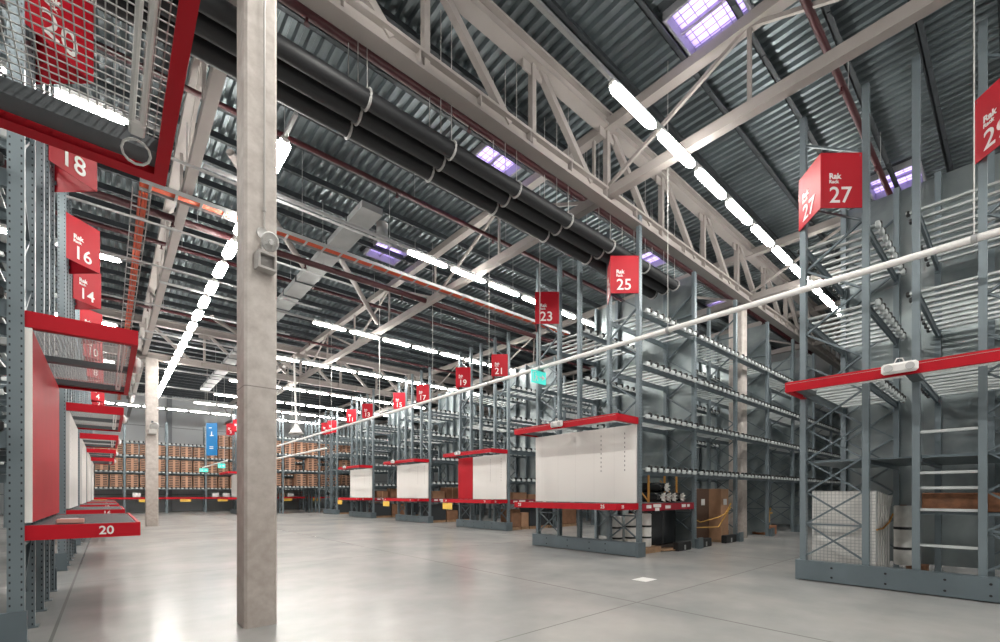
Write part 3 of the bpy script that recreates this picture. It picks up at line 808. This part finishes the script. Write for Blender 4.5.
def exit_sign(x, y, z, w, h, label):
    t = thing('exit_sign', label, 'exit sign', (x, y, z))
    obj('plate', MB().box((0, 0, -h/2), (w, .04, h), bev=.006), CYAN, t)
    p = MB(); yq = -.024
    def poly(pts): 
        n = len(p.v)
        for a, b in pts: p.v.append((a*w, yq, (b-1)*h))
        p.f.append(tuple(range(n, n+len(pts))))
    # door outline, runner, arrow
    poly([(-.44, .12), (-.22, .12), (-.22, .16), (-.40, .16), (-.40, .84), (-.22, .84), (-.22, .88), (-.44, .88)])
    poly([(-.27, .62), (-.19, .62), (-.12, .40), (-.20, .36)])
    poly([(-.25, .68), (-.19, .68), (-.19, .78), (-.25, .78)])
    poly([(-.20, .40), (-.12, .40), (-.07, .18), (-.12, .16)]); poly([(-.22, .42), (-.17, .38), (-.27, .18), (-.32, .2)])
    poly([(-.20, .6), (-.06, .52), (-.06, .47), (-.20, .54)])
    poly([(.04, .44), (.24, .44), (.24, .56), (.04, .56)]); poly([(.20, .26), (.44, .5), (.20, .74)]); 
    obj('pictogram', p, PWHITE, t)
    hb = MB().tube([(-w*.4, 0, 0), (-w*.4, 0, .1)], .008, 6).tube([(w*.4, 0, 0), (w*.4, 0, .1)], .008, 6); obj('hook', hb, TRAY, t)
exit_sign(8.6, 8.35, 4.76, .54, .33, 'green exit sign with running figure and arrow under the long white rail')
exit_sign(6.0, 44.2, 3.66, .62, .30, 'green exit sign at the far end of the lower white rail')
exit_sign(6.0, 36.5, 3.66, .45, .32, 'green exit sign beside the near column on the lower white rail')
bn = thing('blue_banner', 'blue hanging banner with white symbols near the far wall', 'banner', (5.35, 36, 4.15), math.radians(-48))
obj('cloth', MB().prism([(-.4, -.015), (.4, -.015), (.4, .015), (-.4, .015)], 0, 2.2), BLUE, bn)
em = MB(); 
for (a, b, c_, d_) in ((-.12, 1.32, .14, 1.38), (-.03, 1.38, .03, 1.62), (-.15, .45, .12, .52), (-.15, .58, .12, .62), (-.2, 1.85, .0, 1.9)): em.span((a, -.03, b), (c_, -.017, d_))
obj('emblem', em, PWHITE, bn)
obj('wire', MB().tube([(-.35, 0, 2.2), (-.35, 0, ZD-4.2)], .01, 5).tube([(.35, 0, 2.2), (.35, 0, ZD-4.2)], .01, 5), ROPEW, bn)

def horn(mb, p, d_, L, r0, r1, n=16):
    p = Vector(p); d_ = Vector(d_).normalized()
    mb.tube([p + d_*L*t for t in (0, .25, .5, .75, 1, 1)], [r0, r0*1.25, r0*1.25+(r1-r0)*.25, r0+(r1-r0)*.6, r1, r1*.9], n, caps=False)
    mb.tube([p + d_*L*t for t in (1, .6, .3)], [r1*.9, r0+(r1-r0)*.5, r0*.6], n)
ls = thing('horn_loudspeaker', 'white horn loudspeaker on the near concrete column', 'loudspeaker', (1.345, 5.635, 4.33))
hm = MB(); horn(hm, (-.01, -.03, .05), (.25, -.75, -.4), .13, .03, .105); obj('horn', hm, PWHITE, ls, smooth=True)
obj('driver', MB().tube([(-.03, -.005, .13), (-.03, -.05, .11)], .055, 14), PWHITE, ls, smooth=True)
obj('core', MB().tube([(.015, -.09, .02), (.035, -.16, -.02)], [.035, .025], 10), PWHITE, ls)
obj('conduit', MB().tube([(0, -.012, .15), (0, -.012, 3.4)], .011, 6).tube([(0, -.012, .38), (0, -.012, .42)], .02, 8), mat('grey_conduit', (.45, .43, .41), .5), ls)
fl = thing('floodlight', 'small square floodlight under the horn loudspeaker on the near column', 'floodlight', (1.335, 5.66, 4.12), math.radians(8))
mb = MB(); 
for a, b in (((-.10, -.14, -.10), (-.075, -.02, .09)), ((.075, -.14, -.10), (.10, -.02, .09)), ((-.075, -.14, -.10), (.075, -.02, -.075)), ((-.075, -.14, .065), (.075, -.02, .09))): mb.span(a, b)
mb.span((-.075, -.035, -.075), (.075, -.02, .065)); obj('housing', mb, mat('warm_grey', (.42, .40, .38), .5), fl)
obj('glass', MB().span((-.075, -.09, -.075), (.075, -.085, .065)), mat('lamp_glass', (.2, .19, .18), .15), fl)
obj('bracket', MB().span((-.05, -.04, .09), (.05, -.01, .15)).span((-.015, -.02, .15), (.015, 0, .22)), PWHITE, fl)
l2 = thing('horn_loudspeaker', 'white horn loudspeaker on the farther concrete column', 'loudspeaker', (1.6, 27.0, 4.75))
hm = MB(); horn(hm, (0, -.1, .1), (.2, -.8, -.4), .3, .06, .19); obj('horn', hm, PWHITE, l2, smooth=True)
obj('bracket', MB().span((-.04, -.2, -.35), (.04, 0, .22)), GREY, l2); obj('driver', MB().box((0, -.2, -.3), (.32, .3, .24), bev=.03), mat('warm_grey', (.4, .4, .4)), l2)
l3 = thing('horn_loudspeaker', 'white horn loudspeaker hanging on a thin pole beyond the near column', 'loudspeaker', (6.6, 22, 4.35))
hm = MB(); horn(hm, (0, 0, .45), (0, -.05, -1), .5, .08, .34); obj('horn', hm, PWHITE, l3, smooth=True)
obj('pole', MB().tube([(0, 0, .4), (-.1, 0, 3.6)], .045, 8), PWHITE, l3, smooth=True)

# ------------------------------------------------------------------ goods in the racks
def wrapped_roll(x, y, z, r, h, label, group=None):
    t = thing('wrapped_roll', label, 'wrapped roll', (x, y, z), group=group)
    mb = MB(); n = 20; zs = [0, .02, h*.2, h*.4, h*.6, h*.8, h-.02, h]
    mb.tube([(0, 0, a) for a in zs], [r*.9, r, r*1.01, r*.98, r*1.01, r*.99, r, r*.88], n)
    obj('film', mb, WFILM, t, smooth=True)
    for f_ in (.28, .62): obj('band', MB().tube([(0, 0, h*f_-.025), (0, 0, h*f_+.025)], r*1.03, n), PLASTIC_AND_SHADE, t)
    obj('core', MB().tube([(0, 0, h), (0, 0, h+.015)], r*.35, 12), CARD, t)
wrapped_roll(10.62, 6.42, .15, .14, .85, 'white wrapped roll with black bands next to the post of the sheeted rack')
wrapped_roll(10.22, 6.62, .15, .14, .85, 'white wrapped roll with black bands behind the post of the sheeted rack')
wrapped_roll(9.95, 6.85, .15, .14, .80, 'white wrapped roll with black bands seen through the braces below the large white board')
wrapped_roll(12.72, 6.26, .12, .075, 1.02, 'slim white wrapped roll beside the tall brown cartons')
wrapped_roll(18.35, 6.4, .1, .12, 1.15, 'white wrapped roll standing beyond the pale column')
wrapped_roll(11.4, 1.46, .17, .14, 1.12, 'white wrapped roll with black bands behind the mattresses')
pl = thing('pallet', 'wooden pallet with plywood top under the white rolls', 'pallet', (9.7, 6.2, 0))
mb = MB().span((0, 0, .10), (1.3, .95, .14))
obj('deck_board', mb, WOOD, pl); b_ = MB()
for yy in (0, .42, .85): b_.span((0, yy, 0), (1.3, yy+.1, .10))
obj('runner', b_, WOOD, pl)
tag(obj('plywood_sheet', MB().prism([(0, 0), (.75, -.2), (.85, .25), (.1, .5)], 0, .025), WOOD, None, (10.95, 6.1, .02)), 'loose orange plywood sheet on the floor by the black floor guard', 'plywood')
bs = thing('wrapped_stack', 'stack wrapped in glossy black film below the red beam', 'wrapped stack', (10.85, 6.42, 0))
obj('film', MB().box((.32, .35, .60), (.62, .7, .96), bev=.03), BFILM, bs); obj('film', MB().box((1.0, .35, .60), (.70, .7, .94), bev=.03), BFILM, bs)
obj('pallet', MB().span((0, 0, 0), (1.35, .7, .12)), mat('dark_pallet', (.05, .04, .035), .7), bs)
for k, (x, z, lb) in enumerate(((10.95, 1.43, 'rolled black film bundle, first on the red shelf level'), (11.22, 1.43, 'rolled black film bundle, second on the red shelf level'), (11.50, 1.43, 'rolled black film bundle, third on the red shelf level'), (11.12, 1.69, 'rolled black film bundle lying on top of two others'), (11.95, 1.43, 'rolled black film bundle standing apart on the red shelf level'))):
    t = thing('rolled_bundle', lb, 'bundle', (x, 6.12, z))
    obj('film', MB().tube([(0, 0, 0), (0, .2, 0), (0, .9, 0)], [.11, .135, .13], 14), BFILM, t, smooth=True)
    q = MB(); n = 14; q.v.append((0, -.05, 0))
    for i in range(n):
        a = 2*PI*i/n; rr_ = .125*(1 if i % 2 else .72); q.v.append((rr_*math.cos(a), -.06 if i % 2 else .01, rr_*math.sin(a)))
    for i in range(n): q.f.append((0, 1+i, 1+(i+1) % n))
    for i in range(n):
        a = 2*PI*i/n; q.v.append((.11*math.cos(a), .02, .11*math.sin(a)))
    for i in range(n): q.f.append((1+i, 1+n+i, 1+n+(i+1) % n, 1+(i+1) % n))
    obj('crumpled_end', q, WFILM, t)
for x, lb in ((10.55, 'thin orange wooden stake next to the end post'), (11.35, 'thin orange wooden stake behind the film bundles'), (12.0, 'thin orange wooden stake near the second post')):
    tag(obj('wooden_stake', MB().span((-.02, -.02, 1.29), (.02, .02, 2.0)).bar((0, 0, 1.32), (.0, .5, 1.9), .02, .03), STAKE, None, (x, 6.3, 0)), lb, 'stake')
# tall cartons with yellow rope
def tall_carton(x0, x1, y0, y1, z1, m, label):
    t = thing('tall_carton', label, 'carton', ((x0+x1)/2, (y0+y1)/2, 0))
    obj('carton', MB().box((0, 0, .06+z1/2), (x1-x0, y1-y0, z1), bev=.015), m, t)
    obj('pallet', MB().span((-(x1-x0)/2, -(y1-y0)/2, 0), ((x1-x0)/2, (y1-y0)/2, .06)), WOOD, t)
    obj('shipping_label', MB().span((-.12, -(y1-y0)/2-.006, z1*.72), (.12, -(y1-y0)/2, z1*.84)), PWHITE, t)
    return t
tall_carton(14.5, 15.05, 6.14, 6.8, 1.62, CARDL, 'tall light brown carton with yellow rope beside the pale column')
tall_carton(13.5, 14.35, 6.45, 7.15, 1.62, mat('shaded_card', (.11, .06, .04), .75), 'tall brown carton coloured dark as in shade, with white label behind the slim white roll')  # dark colour stands in for the shaded side face of the brown carton
rp = MB().tube([(13.2, 6.44, .80), (13.6, 6.38, .66), (14.2, 6.1, .8), (14.6, 6.06, .9), (15.02, 6.06, 1.22)], .016, 6).tube([(13.4, 6.42, .5), (14.2, 6.1, .5), (15.0, 6.06, 1.1)], .016, 6).tube([(13.2, 6.42, .5), (13.2, 6.42, .95)], .03, 6)
tag(obj('yellow_rope', rp, YROPE, smooth=True), 'yellow rope slung around the tall brown cartons', 'rope')
for x0, x1, lb in ((11.35, 12.05, 'black floor guard before the second post, below the black wrapped stack'), (12.62, 13.3, 'black floor guard beside the slim white roll'), (14.3, 15.05, 'black floor guard in front of the light brown carton')):
    t = thing('floor_guard', lb, 'floor guard', ((x0+x1)/2, 5.98, 0))
    obj('guard_body', MB().box((0, 0, .12), (x1-x0, .16, .24), bev=.015), PLASTIC_AND_SHADE, t)
    obj('reflective_strip', MB().span((-.04, -.086, .02), (.04, -.08, .15)), TRAY, t)
wb = thing('wooden_crate', 'orange wooden crate on the floor beyond the pale column', 'crate', (18.9, 6.4, 0))
obj('crate_body', MB().box((0, 0, .16), (.75, .6, .32), bev=.01), mat('orange_crate', (.42, .16, .07), .6), wb)
obj('rim', MB().span((-.38, -.31, .29), (.38, .31, .33)), mat('orange_crate_rim', (.5, .22, .1), .6), wb)
yc = thing('yellow_clamp', 'yellow cross clamp above the orange crate', 'clamp', (18.75, 6.2, .8))
obj('clamp_bar', MB().span((-.34, -.02, -.03), (.34, .02, .03)).span((-.03, -.03, -.35), (.03, .03, .12)), YROPE, yc)
obj('screw', MB().tube([(0, -.05, .1), (0, -.05, .2)], .03, 8), YROPE, yc)

# white mattresses standing in the near rack
for k in range(6):
    lb = 'white gridded mattress facing the aisle in the near rack' if k == 0 else ['', 'second white mattress behind the gridded one', 'third white mattress in the standing stack', 'fourth white mattress in the standing stack', 'fifth white mattress in the standing stack', 'outermost slumped white mattress in the standing stack'][k]
    x = 9.56+k*.205
    mb = MB(); n = 6
    t = thing('mattress', lb, 'mattress', (x, 1.56, .06))
    lean = .0 if k < 5 else .32
    pr = [(0, 0), (.0, .5), (.0, 1.0), (lean*.5, 1.3), (lean, 1.5)]
    base = len(mb.v); MW = .185
    for dx, z in pr:
        z_ = z*(1-.01*k)
        for a, b in ((.03, 0), (MW-.03, 0), (MW, .03), (MW, .87), (MW-.03, .90), (.03, .90), (0, .87), (0, .03)): mb.v.append((dx+a, b, z_))
    for i in range(len(pr)-1):
        for q in range(8): mb.f.append((base+i*8+q, base+i*8+(q+1) % 8, base+(i+1)*8+(q+1) % 8, base+(i+1)*8+q))
    mb.f.append(tuple(range(7, -1, -1))); mb.f.append(tuple(base+(len(pr)-1)*8+q for q in range(8)))
    obj('cover', mb, QUILT if k == 0 else WFILM, t)
    obj('seam_piping', MB().tube([(MW/2, -.004, .0), (MW/2, -.004, 1.0), (MW/2+lean*.5, -.004, 1.29*(1-.01*k))], .008, 6), mat('piping_grey', (.45, .45, .44), .6), t)
tag(obj('orange_strap', MB().tube([(9.53, 1.545, .92), (10.0, 1.54, .92), (10.5, 1.535, 1.0), (10.9, 1.54, 1.14)], .014, 6), STAKE, smooth=True), 'orange strap tied across the standing white mattresses', 'strap')
tc_ = thing('long_carton', 'long rust brown carton on the board shelf of the near rack', 'carton', (9.75, .33, 1.245))
obj('carton', MB().box((0, 0, .14), (.45, 1.35, .28), bev=.012), RUST, tc_); obj('tape', MB().span((-.228, -.2, .0), (.228, -.14, .283)), CARDL, tc_)
tag(obj('floor_carton', MB().box((0, 0, .08), (.3, .3, .16), bev=.01), CARD, None, (11.75, 1.3, .0)), 'small brown carton on the floor behind the mattresses', 'carton')

# goods in the lower bays of the farther racks
def lower_goods(x, y, seq, where):
    cx = x
    for i, (w, h, m, nm) in enumerate(seq):
        t = thing('stored_carton', f'{nm}, {["first", "second", "third", "fourth", "fifth", "sixth"][i]} from the end board under sign {W(where)}', 'carton', (cx+w/2, y, 0))
        obj('carton', MB().box((0, 0, .12+h/2), (w-.06, .7, h), bev=.02), m, t)
        q = MB().span((-w/2+.03, -.35, .10), (w/2-.03, .35, .12))
        for a in (-.3, 0, .3): q.span((-w/2+.03, a-.05, 0), (w/2-.03, a+.05, .1))
        obj('pallet', q, WOOD, t); cx += w
DKB = mat('dark_goods', (.035, .04, .045), .5)
lower_goods(12.75, 14.35, [(.6, .75, CARD, 'brown carton'), (.5, .6, CARDL, 'light brown carton'), (1.2, .85, DKB, 'dark wrapped load'), (.8, .8, DKB, 'dark wrapped load'), (1.2, .8, CARD, 'brown carton')], 21)
lower_goods(12.85, 20.85, [(1.1, .85, DKB, 'dark wrapped load'), (.8, .5, CARD, 'brown carton'), (1.1, .8, DKB, 'dark wrapped load')], 17)
lower_goods(12.85, 27.5, [(1.3, .8, DKB, 'dark wrapped load'), (1.0, .75, CARD, 'brown carton'), (1.0, .8, DKB, 'dark wrapped load')], 13)
lower_goods(13.2, 34.5, [(1.2, .8, DKB, 'dark wrapped load'), (1.2, .8, DKB, 'dark wrapped load'), (1.2, .75, CARD, 'brown carton')], 9)
for (x, y, nm, h) in ((13.4, 14.4, 21, .3), (14.3, 14.4, 21, .22), (13.5, 20.9, 17, .4), (14.4, 20.9, 17, .6), (13.5, 27.5, 13, .45), (14.5, 27.5, 13, .6)):
    t = thing('shelf_carton', f'{"first" if x < 14 else "second"} brown carton on the red shelf level under sign {W(nm)}', 'carton', (x, y, 1.29))
    obj('carton', MB().box((0, 0, h/2), (.8, .6, h), bev=.02), CARD if h > .4 else CARDL, t); obj('tape', MB().span((-.03, -.305, 0), (.03, .305, h+.004)), CARDL, t)
for loc, nums, pn, nb in ROWS:
    tag(obj('price_card', MB().box((0, 0, 0), (.02, .75, .28), bev=.008), YELL, None, (loc[0]-.92, loc[1]+3.0, .98)), f'yellow price card hung below the red shelf under sign {W(nums[1])}', 'price card')
# little things
tag(obj('floor_sticker', MB().box((0, 0, .001), (.36, .28, .002)), mat('sticker', (.68, .67, .65), .5), None, (7.15, 4.35, .001)), 'pale rectangular sticker on the floor before the sheeted rack', 'sticker')
cb = thing('cable_junction', 'small pink card lying on the red shelf end below sign twenty', 'card', (-.30, 6.72, 1.19))
obj('card', MB().box((0, 0, .025), (.22, .12, .05), bev=.008), mat('pink_card', (.62, .33, .28), .6), cb); obj('paper', MB().span((-.08, -.04, .05), (.06, .05, .054)), PWHITE, cb)
cb.name = 'folded_card'

# ------------------------------------------------------------------ daylight outside
w = bpy.data.worlds.new('world'); sc.world = w; w.use_nodes = True
w.node_tree.nodes['Background'].inputs[0].default_value = (.62, .52, .95, 1); w.node_tree.nodes['Background'].inputs[1].default_value = 3.2
